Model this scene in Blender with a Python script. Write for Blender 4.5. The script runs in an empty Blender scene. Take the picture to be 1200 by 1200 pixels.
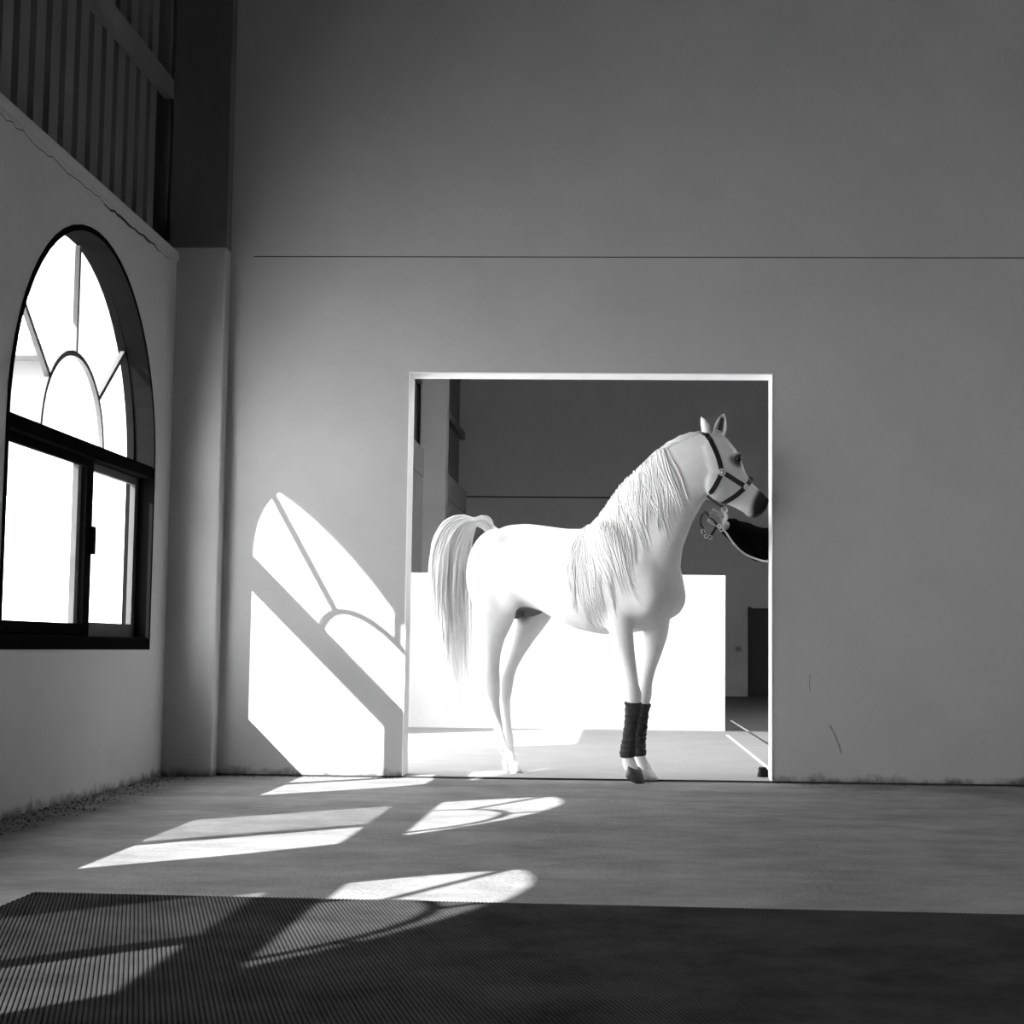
import bpy, bmesh, math, random
from mathutils import Vector, Matrix
from mathutils.bvhtree import BVHTree
random.seed(7)
S = bpy.context.scene
COL = S.collection
D = bpy.data

# ------------------------------------------------------------------ camera
cam_d = D.cameras.new('camera'); cam = D.objects.new('camera', cam_d); COL.objects.link(cam)
PITCH, ROLL, YAW = 0.0812, -0.0110, 0.0380
def cam_matrix(p, r, y):
    cp, sp = math.cos(p), math.sin(p); cr, sr = math.cos(r), math.sin(r); cy, sy = math.cos(y), math.sin(y)
    Ry = Matrix(((cy, 0, sy), (0, 1, 0), (-sy, 0, cy)))
    Rx = Matrix(((1, 0, 0), (0, cp, -sp), (0, sp, cp)))
    Rz = Matrix(((cr, -sr, 0), (sr, cr, 0), (0, 0, 1)))
    R = Rz @ Rx @ Ry
    f = lambda v: Vector((v[0], v[2], v[1]))
    a, b, c = f(R[0]), f(R[1]), -f(R[2])
    return Matrix(((a[0], b[0], c[0]), (a[1], b[1], c[1]), (a[2], b[2], c[2]))).to_4x4()
cam.matrix_world = Matrix.Translation((0, 0, .75)) @ cam_matrix(PITCH, ROLL, YAW)
cam_d.sensor_width = 36; cam_d.lens = 1900/1200*36
cam_d.shift_x = (600-657)/1200; cam_d.shift_y = (606-600)/1200
cam_d.clip_end = 300
S.camera = cam

# ------------------------------------------------------------------ sky, sun, exposure
W = D.worlds.new('world'); S.world = W; W.use_nodes = True
W.node_tree.nodes['Background'].inputs[0].default_value = (1, 1, 1, 1)
W.node_tree.nodes['Background'].inputs[1].default_value = 12.0
sun_d = D.lights.new('sun', 'SUN'); sun = D.objects.new('sun', sun_d); COL.objects.link(sun)
sun_d.energy = 22.0; sun_d.angle = math.radians(.45)
sun.location = (-20, -12, 25)
sun.rotation_euler = Vector((1.0, 1.0, -0.985)).to_track_quat('-Z', 'Y').to_euler()
S.view_settings.view_transform = 'Standard'; S.view_settings.look = 'None'
S.view_settings.exposure = 0.3; S.view_settings.gamma = 1.0; S.view_settings.use_curve_mapping = False
S.cycles.max_bounces = 14; S.cycles.diffuse_bounces = 8; S.cycles.transparent_max_bounces = 16
S.cycles.sample_clamp_indirect = 6.0

# ------------------------------------------------------------------ materials
def new_mat(name):
    m = D.materials.new(name); m.use_nodes = True
    nt = m.node_tree; b = nt.nodes['Principled BSDF']
    return m, nt, b
def g(v): return (v, v, v, 1)
def mat(name, grey, rough=.8, var=.0, scale=3.0, bump=0.0, bscale=60.0, metal=0.0, spec=.3, grime=None, stretch=None):
    """grey procedural surface: two octaves of colour noise, fine bump; grime = (height, strength) of dirt on a wall's foot"""
    m, nt, b = new_mat(name); N, L = nt.nodes, nt.links
    b.inputs['Roughness'].default_value = rough; b.inputs['Metallic'].default_value = metal
    b.inputs['Specular IOR Level'].default_value = spec
    b.inputs['Base Color'].default_value = g(grey)
    tc = N.new('ShaderNodeNewGeometry'); src = tc.outputs['Position']
    if stretch:
        mp = N.new('ShaderNodeMapping'); mp.inputs['Scale'].default_value = stretch
        L.new(src, mp.inputs['Vector']); src = mp.outputs['Vector']
    out = None
    if var:
        n = N.new('ShaderNodeTexNoise'); n.inputs['Scale'].default_value = scale; n.inputs['Detail'].default_value = 13; n.inputs['Roughness'].default_value = .72
        L.new(src, n.inputs['Vector'])
        r = N.new('ShaderNodeMapRange'); r.inputs[1].default_value = .3; r.inputs[2].default_value = .7
        r.inputs[3].default_value = grey*(1-var); r.inputs[4].default_value = grey*(1+var)
        L.new(n.outputs['Fac'], r.inputs[0]); out = r.outputs[0]
        if grime:
            sx = N.new('ShaderNodeSeparateXYZ'); L.new(tc.outputs['Position'], sx.inputs[0])
            n2 = N.new('ShaderNodeTexNoise'); n2.inputs['Scale'].default_value = 9; n2.inputs['Detail'].default_value = 12; n2.inputs['Roughness'].default_value = .72
            L.new(tc.outputs['Position'], n2.inputs['Vector'])
            hm = N.new('ShaderNodeMapRange'); hm.inputs[1].default_value = .34; hm.inputs[2].default_value = .78; hm.inputs[3].default_value = .0; hm.inputs[4].default_value = grime[0]
            L.new(n2.outputs['Fac'], hm.inputs[0])
            d = N.new('ShaderNodeMath'); d.operation = 'SUBTRACT'; L.new(hm.outputs[0], d.inputs[0]); L.new(sx.outputs[2], d.inputs[1])
            e = N.new('ShaderNodeMapRange'); e.inputs[1].default_value = -.02; e.inputs[2].default_value = .03; e.inputs[3].default_value = 1; e.inputs[4].default_value = 1-grime[1]
            L.new(d.outputs[0], e.inputs[0])
            mu = N.new('ShaderNodeMath'); mu.operation = 'MULTIPLY'; L.new(out, mu.inputs[0]); L.new(e.outputs[0], mu.inputs[1]); out = mu.outputs[0]
        c = N.new('ShaderNodeCombineColor')
        for i in range(3): L.new(out, c.inputs[i])
        L.new(c.outputs[0], b.inputs['Base Color'])
    if bump:
        n3 = N.new('ShaderNodeTexNoise'); n3.inputs['Scale'].default_value = bscale; n3.inputs['Detail'].default_value = 5
        L.new(src, n3.inputs['Vector'])
        bp = N.new('ShaderNodeBump'); bp.inputs['Strength'].default_value = bump; bp.inputs['Distance'].default_value = .01
        L.new(n3.outputs['Fac'], bp.inputs['Height']); L.new(bp.outputs[0], b.inputs['Normal'])
    return m
def see_through(name, keep, grey, gloss=0.0):
    m, nt, b = new_mat(name); N, L = nt.nodes, nt.links
    out = N['Material Output']; N.remove(b)
    t = N.new('ShaderNodeBsdfTransparent'); t.inputs[0].default_value = g(1)
    if gloss: d = N.new('ShaderNodeBsdfGlossy'); d.inputs['Roughness'].default_value = .03
    else: d = N.new('ShaderNodeBsdfDiffuse')
    d.inputs[0].default_value = g(grey)
    mx = N.new('ShaderNodeMixShader'); mx.inputs[0].default_value = 1-keep
    L.new(t.outputs[0], mx.inputs[1]); L.new(d.outputs[0], mx.inputs[2]); L.new(mx.outputs[0], out.inputs[0])
    return m
M = {}
M['wall'] = mat('painted_plaster', .41, .9, .06, 2.2, .12, 90)
M['wall_base'] = mat('painted_plaster_dirty_foot', .42, .9, .06, 2.2, .12, 90, grime=(.075, .75))
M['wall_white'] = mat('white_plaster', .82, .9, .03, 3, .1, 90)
M['outer'] = mat('grey_render', .17, .9, .05, 1.5, .1, 60)  # even grey base of the outbuilding
M['joint'] = mat('dark_joint', .03, .95)
M['floor'] = mat('worn_concrete', .18, .8, .42, 2.1, .5, 55, stretch=(1, 1.35, 1), spec=.2)
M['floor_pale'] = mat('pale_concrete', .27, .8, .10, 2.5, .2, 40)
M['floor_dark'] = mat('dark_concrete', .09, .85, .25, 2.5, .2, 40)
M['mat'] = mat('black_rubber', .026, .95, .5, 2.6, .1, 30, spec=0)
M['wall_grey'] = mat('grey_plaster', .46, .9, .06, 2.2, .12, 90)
M['grit'] = mat('dark_grit', .05, .95, .4, 30)
M['clad'] = mat('dark_cladding', .13, .6, .12, 3)
M['girt'] = mat('grey_steel', .15, .55, .08, 4)
M['column'] = mat('dark_column_paint', .13, .7, .1, 4)
M['frame'] = mat('dark_aluminium', .006, .8, .1, 8, spec=0)
M['sash'] = mat('lit_aluminium', .055, .6, .1, 8, spec=.05)  # paler copy of the frame metal; outside light on the sash painted in
M['bar'] = mat('bronze_bar', .07, .5, .1, 8, spec=.5)
M['glass'] = see_through('clear_glass', .93, .8, 1)
M['screen'] = see_through('insect_screen', .42, .12)
M['ceiling'] = mat('dark_roof', .10, .9, .1, 2)
M['ground'] = mat('pale_sand', .55, .95, .08, 1.2)
M['hair'] = mat('white_hair', .96, .6, .03, 30, spec=.2)
M['bandage'] = mat('charcoal_bandage', .045, .95, .35, 40, .5, 160)
M['hoof_dark'] = mat('dark_hoof', .05, .55, .3, 30)
M['hoof_pale'] = mat('pale_hoof', .6, .6, .25, 40, stretch=(3, 3, .6))
M['strap'] = mat('black_leather', .018, .5, .1, 40, spec=.4)
M['metal'] = mat('polished_steel', .75, .35, .05, 10, metal=.35)
M['eye'] = mat('dark_eye', .008, .08, spec=.6)
M['skin'] = mat('tanned_skin', .34, .55, .05, 30)
M['lips'] = mat('lips', .18, .5, .05, 30)
M['jacket'] = mat('black_jacket_cloth', .004, .95, .2, 30, .3, 120, spec=0)
M['trousers'] = mat('dark_trousers_cloth', .05, .9, .2, 30)
M['black_hair'] = mat('black_hair', .012, .5)
M['shoe'] = mat('black_shoe_leather', .02, .4)
M['rope'] = mat('pale_lead_strap', .62, .5, .1, 60)
M['dark_panel'] = mat('dark_door_paint', .025, .6, .1, 4)
M['plastic'] = mat('grey_plastic', .2, .5)
M['rubber'] = mat('door_stop_rubber', .01, .7)

# ------------------------------------------------------------------ helpers
def obj(name, bm, m=None, parent=None, smooth=False, **props):
    me = D.meshes.new(name)
    bmesh.ops.recalc_face_normals(bm, faces=bm.faces[:])
    bm.to_mesh(me); bm.free()
    if m: me.materials.append(m)
    if smooth:
        for p in me.polygons: p.use_smooth = True
    o = D.objects.new(name, me); COL.objects.link(o)
    if parent: o.parent = parent
    for k, v in props.items(): o[k] = v
    return o
def empty(name, loc=(0, 0, 0), rz=0, **props):
    o = D.objects.new(name, None); COL.objects.link(o); o.location = loc; o.rotation_euler = (0, 0, rz)
    o.empty_display_size = .1
    for k, v in props.items(): o[k] = v
    return o
def BM(): return bmesh.new()
def box(bm, x0, x1, y0, y1, z0, z1):
    v = [bm.verts.new((x, y, z)) for z in (z0, z1) for y in (y0, y1) for x in (x0, x1)]
    for f in ((0, 1, 3, 2), (4, 5, 7, 6), (0, 1, 5, 4), (2, 3, 7, 6), (0, 2, 6, 4), (1, 3, 7, 5)): bm.faces.new([v[i] for i in f])
def bevel(bm, w, seg=2):
    bmesh.ops.bevel(bm, geom=bm.edges[:], offset=w, segments=seg, affect='EDGES', profile=.6)
    return bm
def bbox(w, *a):
    bm = BM(); box(bm, *a); return bevel(bm, w) if w else bm
def loft(bm, rings, cap=True):
    vs = [[bm.verts.new(p) for p in r] for r in rings]
    n = len(vs[0])
    for a, b in zip(vs, vs[1:]):
        for i in range(n):
            j = (i+1) % n
            bm.faces.new((a[i], a[j], b[j], b[i]))
    if cap:
        for r, flip in ((vs[0], 1), (vs[-1], 0)):
            c = bm.verts.new(sum((v.co for v in r), Vector())/n)
            for i in range(n):
                j = (i+1) % n
                bm.faces.new((c, r[j], r[i]) if flip else (c, r[i], r[j]))
def tube(bm, pts, rad, n=8, flat=None):
    """tube along points; rad number or list; flat = (vector, factor) flattens the section along the vector"""
    pts = [Vector(p) for p in pts]
    rings = []; up = None
    for i, p in enumerate(pts):
        t = (pts[min(i+1, len(pts)-1)] - pts[max(i-1, 0)]).normalized()
        if up is None: up = Vector((0, 0, 1)) if abs(t.z) < .9 else Vector((1, 0, 0))
        a = t.cross(up).normalized(); b = a.cross(t).normalized(); up = b
        r = rad[i] if isinstance(rad, (list, tuple)) else rad
        rings.append([p + a*math.cos(2*math.pi*k/n)*r + b*math.sin(2*math.pi*k/n)*r for k in range(n)])
    loft(bm, rings)
def smooth_path(pts, k=6):
    """Catmull-Rom through the points"""
    P = [Vector(p) for p in pts]; P = [2*P[0]-P[1]] + P + [2*P[-1]-P[-2]]
    out = []
    for i in range(1, len(P)-2):
        for j in range(k):
            t = j/k
            a, b, c, d = P[i-1], P[i], P[i+1], P[i+2]
            out.append(.5*((2*b) + (c-a)*t + (2*a-5*b+4*c-d)*t*t + (3*b-a-3*c+d)*t**3))
    out.append(P[-2]); return out

# ------------------------------------------------------------------ room shell
XL, XO = -2.63, -3.23            # inner and outer face of the left wall
YB, YB2 = 9.41, 9.61             # front and back face of the wall with the opening
YH, YF = 15.15, 27.05            # half wall, far wall
XR = 4.3; Y0 = -7.0; HT = 6.2
LEDGE = 3.05
WC, WR, WRH, SILL, SPR = 7.87, 1.10, 1.08, .725, 1.72      # arched window: centre along the wall, half width, arch height, sill, springing
PITCHW = 2.75
NARC = 28
def struct(name, bm, m, parent=None, **kw):
    if parent is None: kw['kind'] = 'structure'
    return obj(name, bm, m, parent, **kw)

def arch_pts(c, r, rh, spr, n=NARC):
    return [(c - r*math.cos(math.pi*i/n), spr + rh*math.sin(math.pi*i/n)) for i in range(n+1)]
# left wall with three arched windows and the wide yard door behind the horse
bm = BM()
cs = sorted([WC - k*PITCHW for k in range(3)])
y = Y0
def wbox(y0, y1, z0, z1): box(bm, XO, XL, y0, y1, z0, z1)
WTOP = LEDGE - .06
for c in cs:
    wbox(y, c-WR, 0, WTOP)
    wbox(c-WR, c+WR, 0, SILL)
    ap = arch_pts(c, WR, WRH, SPR); up = (WRH+.10)/WRH       # outer arch edge raised out of sight to shape the sun patch
    for (ya, za), (yb, zb) in zip(ap, ap[1:]):
        v = [bm.verts.new((x, yy, SPR+(zz-SPR)*up if (x == XO and zz < WTOP) else zz)) for x in (XO, XL) for yy, zz in ((ya, za), (yb, zb), (yb, WTOP), (ya, WTOP))]
        for f in ((0, 1, 2, 3), (4, 5, 6, 7), (0, 1, 5, 4), (2, 3, 7, 6)): bm.faces.new([v[i] for i in f])
    y = c+WR
DY0, DY1, DH = 9.95, 13.10, 2.84
wbox(y, DY0, 0, WTOP); wbox(DY0, DY1, DH, WTOP); wbox(DY1, YF+.3, 0, WTOP)
wall_left = struct('wall_left', bm, M['wall_base'])
# ledge cap along the top of the plaster, and the far bays' higher ledge
bm = BM(); box(bm, XO, XL+.012, Y0, YB, LEDGE-.055, LEDGE); box(bm, XO, XL+.006, Y0, YB, LEDGE-.06, LEDGE-.055)
struct('ledge', bm, M['wall'], wall_left)
bm = BM(); box(bm, XO, XL+.012, YB2, YF, WTOP, 3.36)
struct('ledge', bm, M['wall'], wall_left)
# hairline crack below the ledge (raised 1 mm dark flake line)
bm = BM()
yy = 6.3; zz = LEDGE-.075
pts = []
while yy < 9.2:
    pts.append((yy, zz)); yy += random.uniform(.04, .1)
    zz = LEDGE-.075 + random.uniform(-.012, .010)
for (a, b), (c_, d_) in zip(pts, pts[1:]):
    w = .003 if not 7.9 < a < 8.9 else random.uniform(.006, .013)
    v = [bm.verts.new(p) for p in ((XL+.0012, a, b-w), (XL+.0012, c_, d_-w), (XL+.0012, c_, d_+w*.4), (XL+.0012, a, b+w*.4))]
    bm.faces.new(v)
struct('plaster_crack', bm, M['joint'], wall_left)

# outer skin above the ledge, recessed, with trapezoid boards
bm = BM(); box(bm, XO, XL-.14, Y0, YF+.3, LEDGE, HT)
clad_wall = struct('wall_upper_left', bm, M['joint'])
me = None
def board_mesh(name, z0, z1):
    bm = BM()
    prof = [(0, -.072), (.036, -.06), (.036, .06), (0, .072)]
    lo = [bm.verts.new((x, yy, z0)) for x, yy in prof]; hi = [bm.verts.new((x, yy, z1)) for x, yy in prof]
    for i in range(3): bm.faces.new((lo[i], lo[i+1], hi[i+1], hi[i]))
    bm.faces.new(lo); bm.faces.new(hi)
    bmesh.ops.recalc_face_normals(bm, faces=bm.faces[:])
    m_ = D.meshes.new(name); bm.to_mesh(m_); bm.free(); m_.materials.append(M['clad']); return m_
bmesh_near = board_mesh('cladding_board', LEDGE, HT)
yy = 9.08
while yy > 2.4:
    o = D.objects.new('cladding_board', bmesh_near); COL.objects.link(o); o.parent = clad_wall; o.location = (XL-.14, yy, 0)
    yy -= .2
bmesh_far = board_mesh('cladding_board', 3.36, HT)
yy = 26.8
while yy > 16.5:
    o = D.objects.new('cladding_board', bmesh_far); COL.objects.link(o); o.parent = clad_wall; o.location = (XL-.14, yy, 0)
    yy -= .2
struct('girt', bbox(.006, XL-.105, XL-.045, 2.2, YB-.12, 3.975, 4.09), M['girt'], clad_wall)
struct('girt', bbox(.006, XL-.105, XL-.02, YB2, YF-.05, 4.24, 4.36), M['girt'], clad_wall)

# back wall with the wide opening, in two lifts with an open joint between them
XO0, XO1, OH = -1.2588, .8733, 2.367
JT = 3.054
bm = BM()
box(bm, XL-.1, XO0, YB, YB2, 0, JT); box(bm, XO1, XR, YB, YB2, 0, JT); box(bm, XO0, XO1, YB, YB2, OH, JT)
wall_back = struct('wall_back', bm, M['wall_base'])
struct('upper_lift', bbox(0, XL-.1, XR, YB, YB2, JT+.007, HT), M['wall'], wall_back)
struct('joint', bbox(0, -2.2, XR, YB+.004, YB2-.01, JT-.001, JT+.008), M['joint'], wall_back)
struct('joint', bbox(0, XL-.1, -2.2, YB+.0005, YB2-.01, JT-.001, JT+.008), M['wall'], wall_back)
bm = BM(); t = .006
box(bm, XO0, XO0+t, YB-.004, YB2+.004, 0, OH-t); box(bm, XO1-t, XO1, YB-.004, YB2+.004, 0, OH-t); box(bm, XO0, XO1, YB-.004, YB2+.004, OH-t, OH)
struct('trim_lit_reveal', bm, M['wall_white'])  # added lining; its white stands in for light bounced onto the reveals
# scuff marks left of the foot of the wall, thin flakes of dark rubber
for pts, w in (([(1.087, 0.62), (1.083, .57), (1.086, .52)], .003), ([(1.20, .33), (1.225, .285), (1.25, .225), (1.265, .17)], .006), ([(2.05, .24), (2.09, .255)], .005)):
    bm = BM()
    for (a, b), (c_, d_) in zip(pts, pts[1:]):
        v = [bm.verts.new(p) for p in ((a-w, YB-.0012, b), (c_-w*.6, YB-.0012, d_), (c_+w*.6, YB-.0012, d_), (a+w, YB-.0012, b))]
        bm.faces.new(v)
    struct('scuff_mark', bm, M['plastic'], wall_back)
# corner pier
struct('wall_corner_pier', bbox(.012, XL-.05, -2.338, YB-.115, YB+.02, -.01, 3.085), M['wall_base'])
struct('wall_corner_column', bbox(.004, XL-.05, -2.338, YB-.115, YB+.02, 3.085, HT), M['column'])
struct('wall_far_pier', bbox(.012, XL-.05, -2.33, 21.2, 21.5, -.01, HT), M['wall_grey'])
# half wall, far wall, right side, front side
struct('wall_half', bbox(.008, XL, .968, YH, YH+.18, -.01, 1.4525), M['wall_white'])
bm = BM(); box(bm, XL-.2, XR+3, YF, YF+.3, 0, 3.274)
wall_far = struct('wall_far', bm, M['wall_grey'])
struct('upper_lift', bbox(0, XL-.2, XR+3, YF+.02, YF+.3, 3.30, HT), M['wall_grey'], wall_far)
struct('joint', bbox(0, XL-.2, XR+3, YF+.03, YF+.3, 3.27, 3.305), M['joint'], wall_far)
struct('wall_right', bbox(0, XR, XR+.3, Y0, YF+.3, 0, HT), M['wall_white'])  # unseen; kept close and white to bounce light onto the left wall
struct('wall_front', bbox(0, XL-.3, XR+.3, Y0-.3, Y0, 0, HT), M['wall'])
# ceilings: unseen; the gap over the rear bay is sized for its light
struct('ceiling', bbox(0, XL-.5, XR+.3, Y0-.3, 12.0, HT, HT+.2), M['ceiling'])
struct('ceiling_far', bbox(0, XL-.5, XR+.3, YH-1.6, YF+.3, HT, HT+.2), M['ceiling'])
# floors
bm = BM(); box(bm, XL-.05, XR, Y0, YB-.0, -.25, 0); struct('floor', bm, M['floor'])
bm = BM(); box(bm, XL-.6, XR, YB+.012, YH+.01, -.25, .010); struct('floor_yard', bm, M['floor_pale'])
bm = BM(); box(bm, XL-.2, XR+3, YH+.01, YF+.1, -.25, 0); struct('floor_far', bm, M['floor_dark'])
bm = BM(); box(bm, XL, XR, YB-.010, YB+.012, -.25, .010); struct('trim_threshold', bm, M['joint'])
struct('trim_drain_edge', bbox(.004, .925, .955, YB2+.05, YH-.7, -.01, .012), M['wall_white'])
struct('trim_drain_edge_right', bbox(.004, 1.17, 1.195, YB2+.05, 17.5, -.01, .010), M['wall_white'])
# outside
bm = BM(); box(bm, -60, XO, -30, 60, -.3, -.02); struct('ground', bm, M['ground'])
bm = BM(); box(bm, -6.9, -5.0, 19, 25, -.1, 7.5); box(bm, -16, -6.9, 19.4, 25, -.1, 4.2); box(bm, -16.2, -6.95, 19.0, 25, 4.2, 4.4)
struct('wall_outbuilding', bm, M['outer'])
struct('wall_yard', bbox(.01, -13, -4.2, 17.4, 17.6, -.1, 2.35), M['wall_white'])

# ------------------------------------------------------------------ arched windows
def ring_bm(y0, y1, z0, spr, r, rh, t, x0, x1):
    """dark frame: rectangle with arch on top, thickness t, between x0 and x1"""
    c = (y0+y1)/2
    out = [(y0, z0)] + arch_pts(c, r, rh, spr) + [(y1, z0)]
    inn = [(y0+t, z0+t)] + arch_pts(c, r-t, rh-t, spr) + [(y1-t, z0+t)]
    bm = BM(); n = len(out)
    V = [[bm.verts.new((x, a, b)) for a, b in L] for x in (x0, x1) for L in (out, inn)]
    oo, oi, io, ii = V[0], V[1], V[2], V[3]
    for i in range(n):
        j = (i+1) % n
        for q in ((oo[i], oo[j], oi[j], oi[i]), (io[i], io[j], ii[j], ii[i]), (oo[i], oo[j], io[j], io[i]), (oi[i], oi[j], ii[j], ii[i])): bm.faces.new(q)
    return bm
def window(n, off, screen):
    c = WC+off
    w = empty('window_%d' % n, (XL, c, SILL), kind='structure')
    def P(name, bm, m, parent=w, **kw):
        bmesh.ops.translate(bm, verts=bm.verts[:], vec=(-XL, -c, -SILL))
        return obj(name, bm, m, parent, **kw)
    P('outer_frame', ring_bm(c-WR-.003, c+WR+.003, SILL-.003, SPR, WR+.003, WRH+.003, .028, XL-.15, XL+.006), M['frame'])
    g0, g1 = c-WR+.026, c+WR-.026
    P('transom', bbox(.006, XL-.145, XL-.0, g0, g1, 1.675, 1.742), M['frame'])
    P('bottom_rail', bbox(.003, XL-.13, XL+.003, g0, g1, SILL+.015, SILL+.062), M['frame'])
    # fanlight
    fx0, fx1 = XL-.142, XL-.106; fm = (fx0+fx1)/2
    ro, rho = WR-.026, WRH-.026
    def arcring(r, rh, t, dx=0, cc=c):
        bm = BM(); a = arch_pts(cc, r, rh, 1.742); b = arch_pts(cc, r-t, rh-t, 1.742)
        V = [[bm.verts.new((x, *p)) for p in L] for x in (fx0+dx, fx1-dx) for L in (a, b)]
        for i in range(NARC):
            for q in ((V[0], V[1]), (V[2], V[3]), (V[0], V[2]), (V[1], V[3])): bm.faces.new((q[0][i], q[0][i+1], q[1][i+1], q[1][i]))
        return bm
    P('fanlight_frame', arcring(ro, rho-.006, .014), M['frame'])
    P('fanlight_arc', arcring(.475, .47, .026, .006, c+.085), M['bar'])
    for ang in (38, 90, 142):
        a = math.radians(ang); bm = BM()
        d = Vector((0, -math.cos(a), math.sin(a))); s_ = Vector((0, math.sin(a), math.cos(a)))
        p0 = Vector((fm, c+.085, 1.742)) + d*.462; p1 = Vector((fm, c+.085, 1.742)) + d*(1.0 if ang > 90 else 1.01)
        box(bm, -.012, .012, -.013, .013, 0, (p1-p0).length)
        Mx = Matrix((( 1, 0, 0), (0, s_.y, d.y), (0, s_.z, d.z)))
        for v in bm.verts: v.co = Mx @ v.co + p0
        P('fanlight_bar', bm, M['bar'])
    bm = BM(); a = arch_pts(c, ro-.01, rho-.03, 1.742); vs = [bm.verts.new((fm, *p)) for p in a]; bm.faces.new(vs)
    P('fanlight_glass', bm, M['glass'])
    # two sliding sashes on neighbouring tracks
    zb, zt = SILL+.045, 1.68
    def sash(name, x, ya, yb, sl, sr, rt, rb, mt='frame'):
        bm = BM(); box(bm, x-.014, x+.014, ya, ya+sl, zb, zt); box(bm, x-.014, x+.014, yb-sr, yb, zb, zt)
        box(bm, x-.013, x+.013, ya+sl, yb-sr, zt-rt, zt); box(bm, x-.013, x+.013, ya+sl, yb-sr, zb, zb+rb)
        s = P(name, bm, M[mt])
        bm = BM(); vs = [bm.verts.new((x, p, q)) for p, q in ((ya+sl, zb+rb), (yb-sr, zb+rb), (yb-sr, zt-rt), (ya+sl, zt-rt))]; bm.faces.new(vs)
        P('pane', bm, M['glass'], s)
        return s
    sl = sash('sliding_sash', XL-.058, c-1.07, c+.20, .05, .10, .045, .08)
    P('latch', bbox(.003, XL-.046, XL-.026, c+.165, c+.215, 1.20, 1.34), M['frame'], sl)
    sash('sliding_sash', XL-.092, c+.065, c+1.07, .11, .06, .045, .09, 'sash')
    if screen:
        bm = BM(); x = XL-.125; vs = [bm.verts.new((x, p, q)) for p, q in ((c+.02, zb), (c+1.07, zb), (c+1.07, zt), (c+.02, zt))]; bm.faces.new(vs)
        P('insect_screen', bm, M['screen'])
window(1, 0, False); window(2, -PITCHW, True); window(3, -2*PITCHW, True)
stem = empty('cord_stand_in', (-5.62, 16.9, -.02), label='invented thin bent stem standing in for the hanging cord behind the right pane of the arched window', category='cord stand-in')  # invented stem in place of a cord, far out so no shadow enters
bm = BM(); tube(bm, smooth_path([(.02, 0, 0), (.0, 0, .45), (-.05, .0, .80), (-.02, 0, 1.05), (.05, 0, 1.35), (.06, 0, 1.75), (.02, 0, 2.1), (.07, 0, 2.5), (.18, .05, 2.85)], 5), [.022 - .0004*i for i in range(41)], 7)
obj('stand_in_stalk', bm, M['girt'], stem, smooth=True)
for h, d in ((1.95, -.22), (2.3, .2), (2.5, -.14)):
    bm = BM(); tube(bm, smooth_path([(.04, 0, h), (.04+d*.5, .03, h+.16), (.04+d, .05, h+.24)], 4), .007, 6); obj('stand_in_twig', bm, M['girt'], stem, smooth=True)

# ------------------------------------------------------------------ ribbed rubber mat
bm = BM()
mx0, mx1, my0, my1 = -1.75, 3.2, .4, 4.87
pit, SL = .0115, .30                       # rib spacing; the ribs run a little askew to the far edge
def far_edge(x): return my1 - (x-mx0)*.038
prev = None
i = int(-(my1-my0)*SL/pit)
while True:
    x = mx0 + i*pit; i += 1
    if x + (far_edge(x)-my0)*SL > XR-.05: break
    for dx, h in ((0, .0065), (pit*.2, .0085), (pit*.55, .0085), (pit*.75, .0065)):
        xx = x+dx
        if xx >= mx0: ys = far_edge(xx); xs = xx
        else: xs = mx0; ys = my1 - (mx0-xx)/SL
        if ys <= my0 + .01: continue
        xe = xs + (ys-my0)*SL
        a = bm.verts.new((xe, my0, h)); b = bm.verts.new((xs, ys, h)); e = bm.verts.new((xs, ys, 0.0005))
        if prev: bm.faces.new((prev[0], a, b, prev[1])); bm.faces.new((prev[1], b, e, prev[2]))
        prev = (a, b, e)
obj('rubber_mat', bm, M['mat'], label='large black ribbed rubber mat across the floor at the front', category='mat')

# crumbs of plaster and grit swept against the foot of the walls
bm = BM()
for k in range(1500):
    if k < 1000: x = XL + abs(random.gauss(0, .10)) + .01; yy = random.uniform(5.2, 9.3)
    else: x = random.uniform(-2.5, 2.6); yy = YB - .015 - abs(random.gauss(0, .045))
    if XO0 < x < XO1 and yy > YB-.4: continue
    r = random.uniform(.002, .006)*(1.4 if random.random() < .1 else 1)
    c_ = Vector((x, yy, r*.3)); vs = []
    for q in range(5):
        t = 2*math.pi*q/5 + random.uniform(-.3, .3); vs.append(bm.verts.new(c_ + Vector((r*math.cos(t)*random.uniform(.7, 1.4), r*math.sin(t), -r*.3))))
    top = bm.verts.new(c_ + Vector((random.uniform(-.3, .3)*r, 0, r*random.uniform(.4, 1))))
    for q in range(5): bm.faces.new((vs[q], vs[(q+1) % 5], top))
obj('floor_grit', bm, M['grit'], kind='stuff', label='dark grit and plaster crumbs along the foot of the walls', category='grit')

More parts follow.
